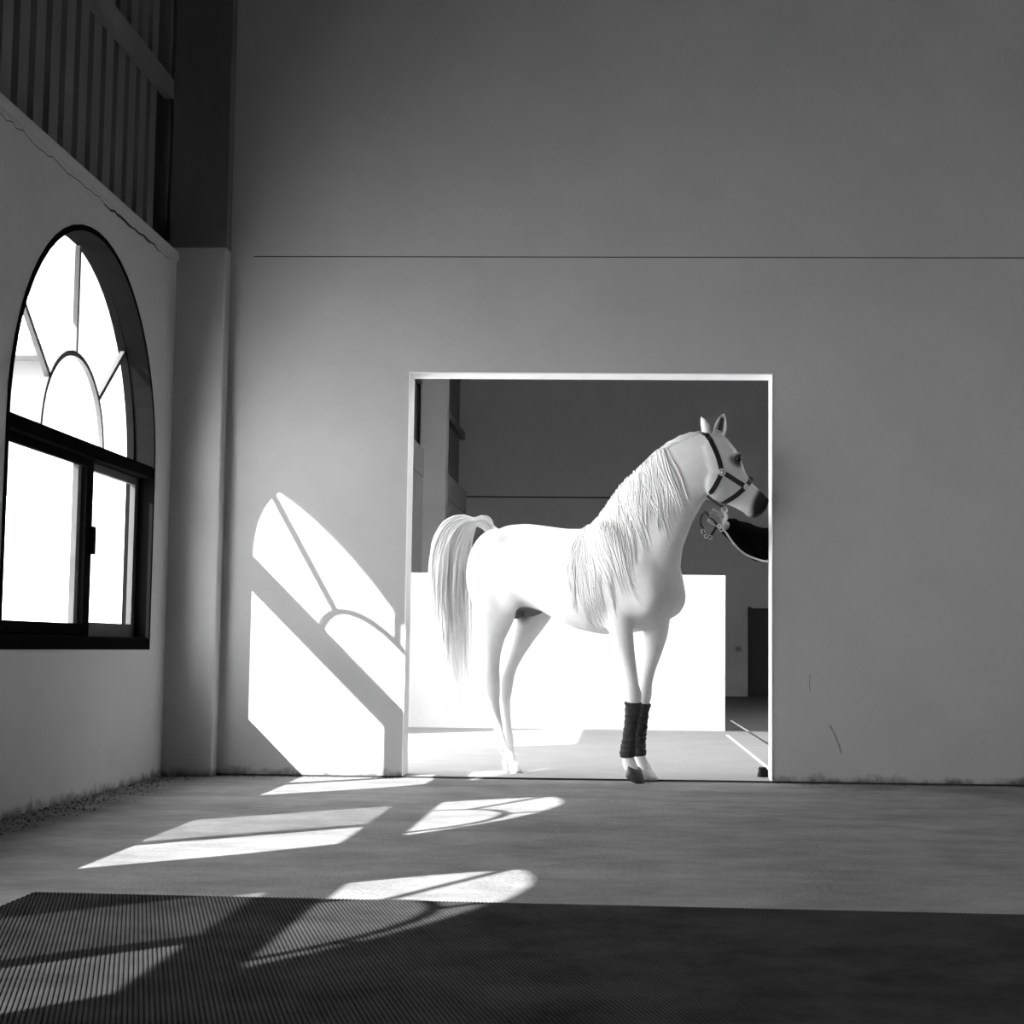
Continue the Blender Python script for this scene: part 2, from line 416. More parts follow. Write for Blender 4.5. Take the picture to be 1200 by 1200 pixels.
# ------------------------------------------------------------------ small things
panel = empty('low_door', (2.15, YF, 0), label='low dark door leaf against the far wall beyond the white half wall', category='door')
obj('leaf', bbox(.01, 0, 1.1, -.07, -.012, .005, 1.46), M['dark_panel'], panel)
obj('post', bbox(.006, -.05, 0, -.085, -.008, .002, 1.48), M['dark_panel'], panel)
box_o = empty('outlet_box', (1.94, YF, .79), label='small grey outlet box on the far wall left of the low dark door', category='outlet')
obj('back_box', bbox(.008, -.06, .06, -.05, -.001, -.06, .06), M['wall'], box_o)
obj('cover', bbox(.005, -.045, .045, -.062, -.05, -.045, .03), M['plastic'], box_o)
st = empty('door_stop', (.842, 9.72, 0), label='small black rubber door stop at the foot of the right jamb', category='door stop')
bm = BM(); loft(bm, [[Vector((r*math.cos(a)*1.0, r*math.sin(a), z)) for a in [2*math.pi*k/14 for k in range(14)]] for r, z in ((.03, 0), (.032, .02), (.024, .05), (.026, .06), (.02, .068))])
obj('buffer', bm, M['rubber'], st, smooth=True)
obj('bracket', bbox(.003, .02, .031, -.02, .02, .0, .055), M['rubber'], st)
# ------------------------------------------------------------------ the horse (local axes: x = forward, y = its left, z = up)
HO = Vector((.09, 9.355, 0)); HA = math.radians(-36)
horse = empty('horse', HO, HA, label='white stallion with arched tail standing in the wide wall opening', category='horse')
def ringDV(Dp, Vp, w, Lv, k=.0, n=2.2, N=28):
    Dp, Vp, Lv = Vector(Dp), Vector(Vp), Vector(Lv).normalized(); C = (Dp+Vp)/2; U = (Dp-Vp)/2
    out = []
    for i in range(N):
        t = 2*math.pi*i/N; c, s = math.cos(t), math.sin(t)
        cc = math.copysign(abs(c)**(2/n), c); ss = math.copysign(abs(s)**(2/n), s)
        out.append(C + U*cc + Lv*w*ss*(1-k*cc))
    return out
def ringH(c, a, b, N=20, n=2.1, lean=0):
    out = []
    for i in range(N):
        t = 2*math.pi*i/N; x, y = math.cos(t), math.sin(t)
        x = math.copysign(abs(x)**(2/n), x); y = math.copysign(abs(y)**(2/n), y)
        out.append(Vector((c[0]+a*x, c[1]+b*y, c[2]+lean*x*a)))
    return out
def ellipsoid(bm, c, r, rot=None, n=14):
    c = Vector(c); Rm = rot or Matrix.Identity(3)
    rings = []
    for i in range(1, n):
        p = math.pi*i/n
        rings.append([c + Rm @ Vector((r[0]*math.sin(p)*math.cos(2*math.pi*k/18), r[1]*math.sin(p)*math.sin(2*math.pi*k/18), r[2]*math.cos(p))) for k in range(18)])
    loft(bm, rings)
def axis_rot(z, x=Vector((1, 0, 0))):
    z = Vector(z).normalized(); y = z.cross(x).normalized(); x = y.cross(z)
    return Matrix((x, y, z)).transposed()
body = BM()
LY = (0, 1, 0)
torso = [(-1.165, 1.33, 1.10, .07), (-1.13, 1.42, 1.00, .15), (-1.05, 1.478, .96, .205), (-.93, 1.508, .96, .245), (-.80, 1.508, 1.0, .255),
         (-.66, 1.488, .975, .258), (-.52, 1.468, .91, .272), (-.38, 1.462, .862, .28), (-.24, 1.485, .838, .272), (-.10, 1.53, .84, .245),
         (.04, 1.50, .86, .23), (.15, 1.40, .90, .205), (.215, 1.29, .95, .165), (.252, 1.20, 1.02, .09)]
def kk(u): return .30*max(0, 1-abs(u+.08)/.35) + .06
loft(body, [ringDV((u, 0, d), (u, 0, v), w, LY, k=kk(u)) for u, d, v, w in torso])
NECK = [((-.30, -.03, 1.46), (.20, .0, .98), .17), ((-.20, -.03, 1.555), (.262, .012, 1.146), .15), ((-.088, -.009, 1.70), (.277, .038, 1.317), .122),
        ((.046, .04, 1.832), (.308, .094, 1.47), .10), ((.163, .087, 1.925), (.345, .155, 1.591), .085), ((.265, .137, 1.98), (.385, .21, 1.662), .076), ((.342, .181, 2.0), (.417, .247, 1.733), .066)]
def neckL(i):
    a = math.radians([4, 8, 16, 26, 36, 44, 50][i]); return (-math.sin(a), math.cos(a), 0)
loft(body, [ringDV(d, v, w, neckL(i), k=.22) for i, (d, v, w) in enumerate(NECK)])
HL = Vector((-.777, .629, 0)); HR = -HL; HF = Vector((.629, .777, 0))
HEAD = [((.375, .21, 2.0), (.32, .144, 1.897), .05), ((.423, .273, 1.966), (.317, .141, 1.778), .078), ((.462, .321, 1.895), (.33, .157, 1.69), .092),
        ((.483, .348, 1.83), (.353, .185, 1.642), .094), ((.496, .364, 1.775), (.385, .225, 1.617), .078), ((.519, .392, 1.722), (.424, .273, 1.595), .060),
        ((.549, .429, 1.684), (.463, .322, 1.573), .050), ((.575, .461, 1.652), (.495, .362, 1.547), .051), ((.580, .467, 1.625), (.510, .380, 1.524), .052), ((.582, .470, 1.594), (.532, .408, 1.516), .047), ((.574, .460, 1.564), (.552, .433, 1.530), .026)]
loft(body, [ringDV(d, v, w, HL, k=(.0 if i < 3 else -.05), n=2.4) for i, (d, v, w) in enumerate(HEAD)])
for s in (1, -1):   # cheek discs, brow, nostril rims
    ellipsoid(body, Vector((.378, .216, 1.70)) + HL*s*.062, (.075, .035, .085), axis_rot((0, 0, 1), HF))
    ellipsoid(body, Vector((.455, .312, 1.862)) + HL*s*.064, (.030, .026, .026), axis_rot((0, 0, 1), HF))
    ellipsoid(body, Vector((.568, .452, 1.612)) + HL*s*.034, (.018, .016, .028), axis_rot((0, 0, 1), HF))
ellipsoid(body, (.535, .411, 1.536), (.03, .03, .018), axis_rot((0, 0, 1), HF))
# muscles
for s in (1, -1):
    ellipsoid(body, (-.06, s*.16, 1.20), (.17, .085, .27), axis_rot((-.35, 0, 1)))          # shoulder blade
    ellipsoid(body, (.13, s*.12, 1.06), (.12, .085, .13))                                      # point of shoulder
    ellipsoid(body, (.195, s*.075, 1.11), (.07, .07, .11))                                     # breast muscle
    ellipsoid(body, (-.06, s*.165, .98), (.12, .06, .12))                                      # triceps above elbow
    ellipsoid(body, (-.98, s*.14, 1.22), (.19, .115, .26), axis_rot((.15, 0, 1)))              # haunch
    ellipsoid(body, (-.83, s*.165, 1.10), (.13, .075, .15), axis_rot((.25, 0, 1)))              # stifle
    ellipsoid(body, (-.90, s*.15, 1.36), (.14, .09, .10))                                      # hip
ellipsoid(body, (-.74, -.01, .985), (.10, .05, .035), axis_rot((-.35, 0, 1)))                # sheath
ellipsoid(body, (-.90, -.0, .985), (.06, .055, .06))
# fore legs: (height, x, y, half fore-aft, half side)
FN = [(1.12, -.05, -.155, .13, .08), (1.0, -.035, -.16, .115, .075), (.92, -.015, -.16, .09, .068), (.84, .003, -.155, .070, .060), (.74, .02, -.14, .054, .050), (.64, .036, -.122, .043, .041),
      (.56, .045, -.11, .039, .038), (.51, .052, -.104, .045, .048), (.475, .053, -.10, .044, .047), (.43, .046, -.096, .034, .036), (.36, .034, -.09, .029, .029), (.28, .02, -.085, .027, .027),
      (.215, .006, -.082, .031, .030), (.18, .0, -.08, .034, .032), (.15, .0, -.08, .034, .034), (.12, .008, -.08, .038, .038), (.095, .018, -.08, .041, .042), (.065, .03, -.08, .038, .04)]
FF = [(1.12, -.03, .155, .13, .08), (1.0, .0, .16, .115, .075), (.92, .022, .158, .090, .068), (.84, .03, .150, .072, .062), (.74, .02, .135, .055, .052), (.64, .0, .118, .044, .042),
      (.56, -.012, .107, .039, .039), (.51, -.016, .10, .045, .048), (.475, -.018, .097, .044, .047), (.43, -.022, .093, .034, .036), (.36, -.028, .088, .029, .029), (.28, -.034, .084, .027, .027),
      (.215, -.04, .082, .031, .030), (.18, -.042, .08, .034, .032), (.15, -.036, .08, .034, .034), (.12, -.02, .08, .036, .037), (.09, -.002, .08, .039, .041), (.06, .01, .08, .038, .04)]
HN = [(1.28, -.96, -.12, .19, .10), (1.12, -.95, -.145, .185, .11), (1.02, -.95, -.15, .155, .10), (.94, -.950, -.145, .145, .09), (.87, -.962, -.135, .108, .074), (.80, -.975, -.125, .070, .058), (.72, -.988, -.115, .050, .047),
      (.64, -.996, -.108, .044, .041), (.575, -1.005, -.103, .054, .043), (.53, -1.010, -.10, .059, .044), (.485, -1.004, -.098, .054, .041), (.43, -.988, -.095, .032, .031), (.34, -.972, -.09, .028, .027), (.26, -.957, -.086, .027, .026),
      (.205, -.945, -.083, .031, .030), (.17, -.935, -.082, .035, .032), (.14, -.918, -.081, .030, .030), (.11, -.895, -.08, .029, .030), (.08, -.872, -.08, .032, .034), (.05, -.862, -.08, .034, .036)]
HFr = [(1.28, -.93, .12, .19, .10), (1.12, -.90, .145, .19, .11), (1.02, -.885, .15, .165, .10), (.94, -.895, .145, .135, .085), (.87, -.92, .135, .105, .070), (.80, -.955, .125, .080, .057), (.72, -.995, .115, .060, .047),
      (.64, -1.035, .108, .048, .041), (.575, -1.062, .103, .055, .043), (.53, -1.074, .10, .059, .044), (.485, -1.072, .098, .054, .041), (.43, -1.062, .095, .032, .031), (.34, -1.048, .09, .028, .027), (.27, -1.034, .086, .027, .026),
      (.225, -1.024, .083, .032, .030), (.19, -1.020, .082, .035, .032), (.155, -1.014, .081, .030, .030), (.12, -1.010, .08, .029, .030), (.085, -1.004, .08, .032, .034), (.05, -1.0, .08, .034, .036)]
for leg in (FN, FF, HN, HFr): loft(body, [ringH((u, v, h), a, b) for h, u, v, a, b in leg])
for leg, top in ((HN, .58), (HFr, .585)):   # point of the hock
    u, v = next((u, v) for h, u, v, a, b in leg if h < .56)
    ellipsoid(body, (u-.043, v, top), (.024, .024, .055), axis_rot((-.25, 0, 1)))
# dock of the tail
tail_c = smooth_path([(-1.06, 0, 1.44), (-1.135, -.02, 1.505), (-1.19, -.055, 1.525), (-1.235, -.085, 1.50)], 4)
tube(body, tail_c, [.045 - .025*i/(len(tail_c)-1) for i in range(len(tail_c))], 10)
# ears: crescent leaves
def ear(base, tip, face, w):
    base, tip, face = Vector(base), Vector(tip), Vector(face).normalized()
    ax = (tip-base); ln = ax.length; ax.normalize(); side = ax.cross(face).normalized(); face = side.cross(ax)
    rings = []
    for s, k, op in ((-.12, .75, .15), (.0, .85, .4), (.15, 1.0, .8), (.35, 1.06, 1), (.55, .95, 1), (.75, .68, 1), (.9, .36, 1), (1.0, .10, 1)):
        r = w*k; c = base + ax*ln*s; pts = []
        out = [math.radians(a) for a in range(-130, 131, 20)]
        th = .009*min(1, k*1.3)
        bend = .010*math.sin(s*3)
        for a in out: pts.append(c - face*(r*.75*math.cos(a) - bend) + side*r*math.sin(a))
        for a in reversed(out):
            ri = max(r-th, .001)
            pts.append(c - face*((ri*.75*math.cos(a))*op*.9 - bend) + side*ri*math.sin(a)*.97)
        rings.append(pts)
    loft(body, rings)
ear((.400, .235, 1.975), (.428, .247, 2.120), (.50, -.86, .0), .037)
ear((.348, .205, 1.985), (.322, .17, 2.10), (.75, .6, .1), .042)
tmp = obj('horse_block', body, None)
md = tmp.modifiers.new('r', 'REMESH'); md.mode = 'VOXEL'; md.voxel_size = .0075; md.adaptivity = 0
md = tmp.modifiers.new('s', 'SMOOTH'); md.factor = .5; md.iterations = 5
dg = bpy.context.evaluated_depsgraph_get()
me = D.meshes.new_from_object(tmp.evaluated_get(dg)); me.name = 'body'
D.objects.remove(tmp)
import numpy as np
nv = len(me.vertices); co = np.empty(nv*3); me.vertices.foreach_get('co', co); co = co.reshape(-1, 3)
ed = np.empty(len(me.edges)*2, dtype=np.int64); me.edges.foreach_get('vertices', ed); ed = ed.reshape(-1, 2)
deg = np.bincount(ed.ravel(), minlength=nv).astype(float)[:, None]
wt = np.clip((co[:, 2]-.80)/.20, 0, 1) * np.clip((1.78-co[:, 2])/.25, 0, 1) * np.clip(((.33-co[:, 0]))/.08, 0, 1) * .6
wt = wt[:, None]
for _ in range(34):
    acc = np.zeros_like(co)
    for k in range(3):
        acc[:, k] = np.bincount(ed[:, 0], co[ed[:, 1], k], nv) + np.bincount(ed[:, 1], co[ed[:, 0], k], nv)
    co += wt*(acc/deg - co)
me.vertices.foreach_set('co', co.ravel()); me.update()
for p in me.polygons: p.use_smooth = True
bvh_bm = BM(); bvh_bm.from_mesh(me); BV = BVHTree.FromBMesh(bvh_bm); bvh_bm.free()
# coat colour: white with the dark skin of muzzle, eyelids, ear hollows and sheath
att = me.color_attributes.new('coat', 'FLOAT_COLOR', 'POINT')
EYE = Vector((.460, .318, 1.842))
spots = []
def dark(c, r, soft, v): spots.append((Vector(c), r, soft, v))
dark((.588, .478, 1.575), .112, .035, .012); dark((.572, .457, 1.545), .06, .02, .015); dark((.545, .42, 1.595), .035, .03, .04)
for s in (1, -1): dark(EYE + HL*s*.085 - HF*.004, .024, .035, .04); dark(EYE + HL*s*.085 - HF*.035, .012, .03, .25)
dark((-.74, -.03, .965), .05, .04, .12); dark((-.90, .0, .96), .055, .05, .10); dark((-.83, .0, .99), .05, .05, .14)
earc = [((.400, .235, 1.975), (.428, .247, 2.120), Vector((.50, -.86, 0)).normalized())]
base_w = .88
vals = []
for v in me.vertices:
    p = v.co; c = base_w
    for sc, r, soft, dv in spots:
        d_ = (p-sc).length
        if d_ < r+soft:
            t = min(1, max(0, (r+soft-d_)/soft)); t = t*t*(3-2*t); c = c*(1-t) + min(c, dv)*t
    for b_, t_, f_ in earc:
        b_, t_ = Vector(b_), Vector(t_); ax = t_-b_; s_ = (p-b_).dot(ax)/ax.length_squared
        if .14 < s_ < .92:
            q = p - (b_ + ax*s_); side = ax.cross(f_).normalized()
            if v.normal.dot(f_) > .1:
                t = min(1, max(0, 2.3 - abs(q.dot(side))/(.013*(1-s_*.55))))*min(1, (s_-.14)*6)*min(1, (.92-s_)*6); c = c*(1-t) + .05*t
    vals += [c, c, c, 1]
att.data.foreach_set('color', vals)
m, nt, b = new_mat('white_coat'); N_, L_ = nt.nodes, nt.links
va = N_.new('ShaderNodeVertexColor'); va.layer_name = 'coat'
nz = N_.new('ShaderNodeTexNoise'); nz.inputs['Scale'].default_value = 7; nz.inputs['Detail'].default_value = 6
ng = N_.new('ShaderNodeTexCoord'); L_.new(ng.outputs['Object'], nz.inputs['Vector'])
mr = N_.new('ShaderNodeMapRange'); mr.inputs[1].default_value = .35; mr.inputs[2].default_value = .65; mr.inputs[3].default_value = .90; mr.inputs[4].default_value = 1.03
L_.new(nz.outputs['Fac'], mr.inputs[0])
vm = N_.new('ShaderNodeVectorMath'); vm.operation = 'SCALE'; L_.new(va.outputs['Color'], vm.inputs[0]); L_.new(mr.outputs[0], vm.inputs['Scale'])
L_.new(vm.outputs[0], b.inputs['Base Color']); b.inputs['Roughness'].default_value = .6; b.inputs['Specular IOR Level'].default_value = .25
me.materials.append(m)
hb = D.objects.new('body', me); COL.objects.link(hb); hb.parent = horse

def surf(p, d, off=.0, far=.6):
    """point on the body hit from outside p - d*far along d, lifted by off"""
    d = Vector(d).normalized(); h = BV.ray_cast(Vector(p)-d*far, d, 2*far)
    if h[0] is None: return None, None
    return h[0] + h[1]*off, h[1]
def surf_near(p, d, off=.0):
    h, n_ = surf(p, d, off)
    if h is None:
        q, n_, _, _ = BV.find_nearest(Vector(p)); h = q + n_*off
    return h, n_
# eyes
for s in (1, -1):
    q, nrm = surf(EYE, -HL*s); bm = BM(); ellipsoid(bm, q - nrm*.010, (.019, .019, .019), n=12); obj('eye', bm, M['eye'], horse, smooth=True)
    bm = BM(); q2, n2 = surf(Vector((.575, .460, 1.612)), -HL*s)
    if q2: ellipsoid(bm, q2 - n2*.002, (.010, .006, .014), axis_rot((0, .0, 1), HF)); obj('nostril', bm, M['eye'], horse, smooth=True)
# hooves
def hoof(name_m, c, tip, lab=None):
    bm = BM(); rings = []
    for z, a, b, fx in ((.056, .046, .046, .0), (.040, .052, .051, .010), (.02, .058, .057, .022), (.0, .064, .061, .032)):
        rings.append([Vector((fx + a*math.cos(t)*(1.0 if math.cos(t) > 0 else .80), b*math.sin(t), z)) for t in [2*math.pi*k/24 for k in range(24)]])
    loft(bm, rings)
    R_ = Matrix.Rotation(tip, 3, 'Y')
    pivot = Vector((.08, 0, 0))
    for v in bm.verts: v.co = R_ @ (v.co - pivot) + pivot + Vector(c)
    o = obj('hoof', bm, M[name_m], horse, smooth=True)
    if lab: o['label'] = lab
hoof('hoof_dark', (.012, -.08, .0), math.radians(28), 'dark hoof resting on its toe')
hoof('hoof_pale', (-.0, .08, .010), 0)
hoof('hoof_pale', (-.872, -.08, .010), 0)
hoof('hoof_pale', (-1.015, .08, .010), 0)
# bandages with wound turns
for leg, z0, z1 in ((FN, .145, .455), (FF, .145, .445)):
    bm = BM(); rings = []; K = 60
    prof = [(h, u, v, a, b) for h, u, v, a, b in leg][::-1]
    def at(h):
        for p, q in zip(prof, prof[1:]):
            if p[0] <= h <= q[0]:
                t = (h-p[0])/(q[0]-p[0]); return [p[i]+(q[i]-p[i])*t for i in range(5)]
    for i in range(K+1):
        h = z0 + (z1-z0)*i/K; _, u, v, a, b = at(h)
        turn = (i*9/K) % 1
        r = .009 + .004*turn + (.004 if i % 13 == 5 else 0) - (.004 if i in (0, K) else 0)
        base = max(a, .030), max(b, .030)
        rings.append([Vector((u + (base[0]+r)*math.cos(t), v + (base[1]+r)*math.sin(t), h + .006*math.sin(t+i*.4))) for t in [2*math.pi*k/28 for k in range(28)]])
    loft(bm, rings); obj('leg_bandage', bm, M['bandage'], horse, smooth=True)
# ---- hair
def strand(bm, pts, w, nrm=None):
    """one flattened, tapered lock"""
    n = len(pts); ws = [w*(.55+.45*math.sin(min(1, i/(n-1)*1.4+.15)*math.pi*.5))*(1 if i < n*.6 else max(.12, 1-(i/(n-1)-.6)/.42)) for i in range(n)]
    tube(bm, pts, ws, 5)
mane = BM()
crest = [Vector(d) for d, v, w in NECK]
crest_path = smooth_path([(-.33, -.02, 1.475)] + crest, 12)
nC = len(crest_path)
for g_ in range(95):                                     # loose lower mane hangs on the near side in wavy locks
    f = .07 + random.random()**1.1 * .61
    ln0 = random.uniform(.34, .66)*(1.0 - .35*f); drift = random.uniform(.0, .34); wave = random.uniform(0, 6); lift = random.uniform(.003, .009); amp = random.uniform(.006, .016)
    a = math.radians(8 + 34*f); side = Vector((-math.sin(a), math.cos(a), 0)); fw = Vector((math.cos(a), math.sin(a), 0))
    for k in range(8):
        p = crest_path[min(nC-1, max(0, int((f+random.uniform(-.012, .012))*(nC-1))))].copy() + Vector((random.uniform(-.016, .016), random.uniform(-.012, .012), .004))
        ln = ln0*random.uniform(.75, 1.05); pts = [p - Vector((0, 0, .02)), p + Vector((0, 0, .012)) - side*.012]
        o1, o2 = random.uniform(-.014, .014), random.uniform(.0, .005)
        K = 11
        for j in range(1, K+1):
            s = j/K
            q = p + fw*(drift*s*ln*1.4 + amp*math.sin(wave+s*8) + o1*(1-s*.8)) - Vector((0, 0, ln*s))
            h, nn = surf(q, side, lift*(1-.6*s) + o2, .5)
            if h is None: break
            if nn.dot(-side) < .12: h = h - side*.01
            pts.append(h)
        if len(pts) > 5: strand(mane, pts, random.uniform(.0035, .0065))
# rolled upper mane along the crest and forelock
for k in range(26):
    off = Vector((random.uniform(-.016, .012), random.uniform(-.016, .016), random.uniform(-.008, .016)))
    i0 = int(nC*random.uniform(.5, .62)); i1 = int(nC*random.uniform(.94, 1))
    strand(mane, [crest_path[i] + off + Vector((0, 0, .004*math.sin(i*.9+k))) for i in range(i0, min(i1, nC), 2)], .009)
obj('mane', mane, M['hair'], horse, smooth=True)
fl = BM()
for k in range(26):
    s0 = random.uniform(-.002, .028); p = Vector((.372, .215, 2.012)) + HL*s0
    pts = [p - Vector((0, 0, .012)), p + HF*.02 + Vector((0, 0, .008))]
    L0 = random.uniform(.08, .20); side = random.uniform(-.6, .9)
    for j in range(1, 7):
        s = j/6; q = p + HF*.10*s*(L0/.15) + HL*(s0*.6 - side*.05*s) - Vector((0, 0, L0*s))
        h, nn = surf(q, -HF+Vector((0, 0, -.5)), .006, .3)
        if h is None: break
        pts.append(h)
    if len(pts) > 4: strand(fl, pts, .005)
obj('forelock', fl, M['hair'], horse, smooth=True)
tl = BM()
spine = smooth_path([(-1.10, -.01, 1.47), (-1.16, -.04, 1.53), (-1.215, -.075, 1.545), (-1.275, -.115, 1.49), (-1.31, -.14, 1.36), (-1.315, -.15, 1.16), (-1.30, -.15, .92), (-1.275, -.145, .62), (-1.255, -.14, .30)], 6)
for k in range(520):
    a = random.uniform(0, 2*math.pi); rr = math.sqrt(random.random())
    e = random.uniform(.62, 1.0) if k % 3 else random.uniform(.35, .7); st0 = random.randint(0, 8)
    n = int(len(spine)*e); pts = []
    ph = random.uniform(0, 6)
    for i in range(st0, n):
        s = i/len(spine); wdt = .022 + .118*math.sin(min(1, s*1.45)*math.pi*.55) - .06*max(0, s-.6)
        o_ = Vector((math.cos(a)*wdt*rr*.95, math.sin(a)*wdt*rr*.75, .25*wdt*rr*math.sin(a*2)))
        pts.append(spine[i] + o_ + Vector((.008*math.sin(ph+s*12), .008*math.cos(ph+s*10), 0)) + (Vector((-.03, -.02, -.02))*rr*max(0, s-.25) if k % 9 == 0 else Vector()))
    if len(pts) > 6: strand(tl, pts[::2] if len(pts) > 16 else pts, random.uniform(.005, .010))
obj('tail', tl, M['hair'], horse, smooth=True)

# ---- halter: straps lie on the head, rings of steel
def strap_path(pts, d, off=.004, k=8):
    out = []
    for p in smooth_path(pts, k):
        out.append(surf_near(p, d, off))
    return out
def ribbon(bm, path, w, th=.004):
    rings = []
    for i, (p, nn) in enumerate(path):
        t = (path[min(i+1, len(path)-1)][0] - path[max(i-1, 0)][0]).normalized()
        s = nn.cross(t).normalized(); nn2 = t.cross(s).normalized()
        rings.append([p + s*w + nn2*th, p - s*w + nn2*th, p - s*w - nn2*th, p + s*w - nn2*th])
    loft(bm, rings)
def ring_(bm, c, nrm, R, r):
    nrm = Vector(nrm).normalized(); a = nrm.orthogonal().normalized(); b = nrm.cross(a)
    rings = []
    for i in range(20):
        t = 2*math.pi*i/20; rad = a*math.cos(t)+b*math.sin(t); c2 = Vector(c)+rad*R
        rings.append([c2 + rad*r*math.cos(q) + nrm*r*math.sin(q) for q in [2*math.pi*k/8 for k in range(8)]])
    rings.append(rings[0]); loft(bm, rings, cap=False); bmesh.ops.remove_doubles(bm, verts=bm.verts[:], dist=1e-5)
hal = empty('halter', (0, 0, 0)); hal.parent = horse; hal['label'] = 'black leather halter with steel rings'
crown = (.346, .182, 1.985); r1 = (.391, .233, 1.765); r2 = (.487, .352, 1.690); r3 = (.416, .263, 1.600); jr = (.352, .186, 1.650); nt_ = (.512, .384, 1.735)
for s in (1, -1):
    dd = -HL*s
    for nm, pts in (('cheek_strap', [crown, (.360, .196, 1.93), (.378, .218, 1.85), r1]), ('side_strap', [r1, (.438, .29, 1.727), r2]), ('jaw_strap', [r1, (.372, .21, 1.705), jr]), ('nose_strap', [r2, (.452, .308, 1.64), r3]), ('nose_band', [r2, (.50, .368, 1.712), nt_])):
        bm = BM(); ribbon(bm, strap_path(pts, dd, .003), 0.0135); obj(nm, bm, M['strap'], hal)
    for nm, p, R in (('cheek_ring', r1, .0175), ('nose_ring', r2, .014)):
        q, n_ = surf(p, dd, .007); bm = BM(); ring_(bm, q, n_, R, .0045); ellipsoid(bm, q, (.011, .011, .011), n=8); obj(nm, bm, M['metal'], hal, smooth=True)
# pieces that go over the poll, over the nose and under the jaw
def bridge(a, b, mid, w, nm, mt='strap'):
    pts = smooth_path([a, mid, b], 8); bm = BM(); path = []
    for p in pts: path.append((p, (p - (Vector(a)+Vector(b))/2).normalized()))
    ribbon(bm, path, w); return obj(nm, bm, M[mt], hal)
def both(p, off=.004): return surf_near(p, -HL, off)[0], surf_near(p, HL, off)[0]
a, b_ = both(crown); bridge(a, b_, (a+b_)/2 + Vector((-.01, -.012, .016)), 0.0135, 'crown_strap')
a, b_ = both(nt_); bridge(a, b_, (a+b_)/2 + Vector((.010, .012, .012)), 0.0135, 'nose_band')
a, b_ = both(jr, .006); bridge(a, b_, (a+b_)/2 + Vector((-.01, -.012, -.014)), .010, 'throat_strap')
a3, b3 = both(r3, .006); low = (a3+b3)/2 + Vector((.0, .0, -.026)); bridge(a3, b3, low, 0.0135, 'chin_strap')
aj, bj = both(jr, .006)
bm = BM(); jm = (aj+bj)/2 + Vector((-.008, -.01, -.016))
ribbon(bm, [(p, Vector((0, 0, -1))) for p in smooth_path([jm + HR*.05, jm*.5 + low*.5 + HR*.035 + Vector((0, 0, -.006)), low + HR*.02], 6)], .010); obj('under_jaw_strap', bm, M['strap'], hal)
bm = BM(); RB = low + HR*.03 + Vector((0, 0, -.012)); ring_(bm, RB, HL, .017, .004); obj('lead_ring', bm, M['metal'], hal, smooth=True)
# a steel chain along the side strap
for s in (1,):
    pth = strap_path([r1 + Vector((0, 0, 0)) if isinstance(r1, Vector) else Vector(r1) - Vector((0, 0, .012)), Vector((.438, .29, 1.706)), Vector(r2) - Vector((0, 0, .010))], -HL, .008, 7)
    bm = BM()
    for i, (p, nn) in enumerate(pth[::1]): ring_(bm, p, nn if i % 2 else HF, .0065, .002)
    obj('chain', bm, M['metal'], hal, smooth=True)

# ------------------------------------------------------------------ the handler behind the right jamb
hw = horse.matrix_basis.copy()
HM = Matrix.Translation(HO) @ Matrix.Rotation(HA, 4, 'Z')
def skin(name, verts, edges, rad, m, parent, sub=2, root=0):
    me = D.meshes.new(name); me.from_pydata(verts, edges, []); o = D.objects.new(name, me); COL.objects.link(o)
    sm = o.modifiers.new('skin', 'SKIN'); sm.use_smooth_shade = True
    lay = me.skin_vertices[0].data
    for i, r in enumerate(rad):
        lay[i].radius = (r, r) if not isinstance(r, tuple) else r
        lay[i].use_root = (i == root)
    ss = o.modifiers.new('sub', 'SUBSURF'); ss.levels = sub; ss.render_levels = sub
    dg = bpy.context.evaluated_depsgraph_get(); m2 = D.meshes.new_from_object(o.evaluated_get(dg)); m2.name = name
    D.objects.remove(o); m2.materials.clear(); m2.materials.append(m)
    for p in m2.polygons: p.use_smooth = True
    o2 = D.objects.new(name, m2); COL.objects.link(o2); o2.parent = parent; return o2
PX, PY = 1.20, 9.985
person = empty('person', (PX, PY, 0), label='person in a black jacket behind the right jamb, arm out holding the lead', category='person')
def wp(x, y, z): return (x-PX, y-PY, z)
fist = Vector((.535, 9.435, 1.522)); wrist = Vector((.600, 9.475, 1.482)); elbow = Vector((.835, 9.75, 1.385)); shl = Vector((1.15, 9.82, 1.465))
def blend(name, bm, m, parent, voxel=.012, it=6):
    """join overlapping closed shapes into one continuous surface"""
    t = obj(name+'_block', bm, None)
    q = t.modifiers.new('r', 'REMESH'); q.mode = 'VOXEL'; q.voxel_size = voxel
    q = t.modifiers.new('s', 'SMOOTH'); q.factor = .5; q.iterations = it
    dg = bpy.context.evaluated_depsgraph_get(); m2 = D.meshes.new_from_object(t.evaluated_get(dg)); m2.name = name
    D.objects.remove(t); m2.materials.clear(); m2.materials.append(m)
    for p in m2.polygons: p.use_smooth = True
    o2 = D.objects.new(name, m2); COL.objects.link(o2); o2.parent = parent; return o2
def torso_rings(grow, lo, hi):
    T = [(.90, 0, .115, .165), (.98, 0, .118, .168), (1.08, .005, .105, .145), (1.18, .008, .108, .15), (1.30, .01, .120, .172), (1.40, .008, .115, .185), (1.46, .0, .095, .165), (1.50, -.005, .07, .10), (1.53, -.01, .056, .062)]
    return [ringH((cx, 0, z), a+grow, b+grow, 28, 2.3) for z, cx, a, b in T if lo <= z <= hi]
LS, LE, LW, LF = Vector(wp(*shl)), Vector(wp(*elbow)), Vector(wp(*wrist)), Vector(wp(*(fist*.82+wrist*.18)))
RS, RE, RW, RF = Vector((.0, .175, 1.445)), Vector((.045, .235, 1.17)), Vector((-.02, .235, .945)), Vector((-.035, .232, .87))
bm = BM()
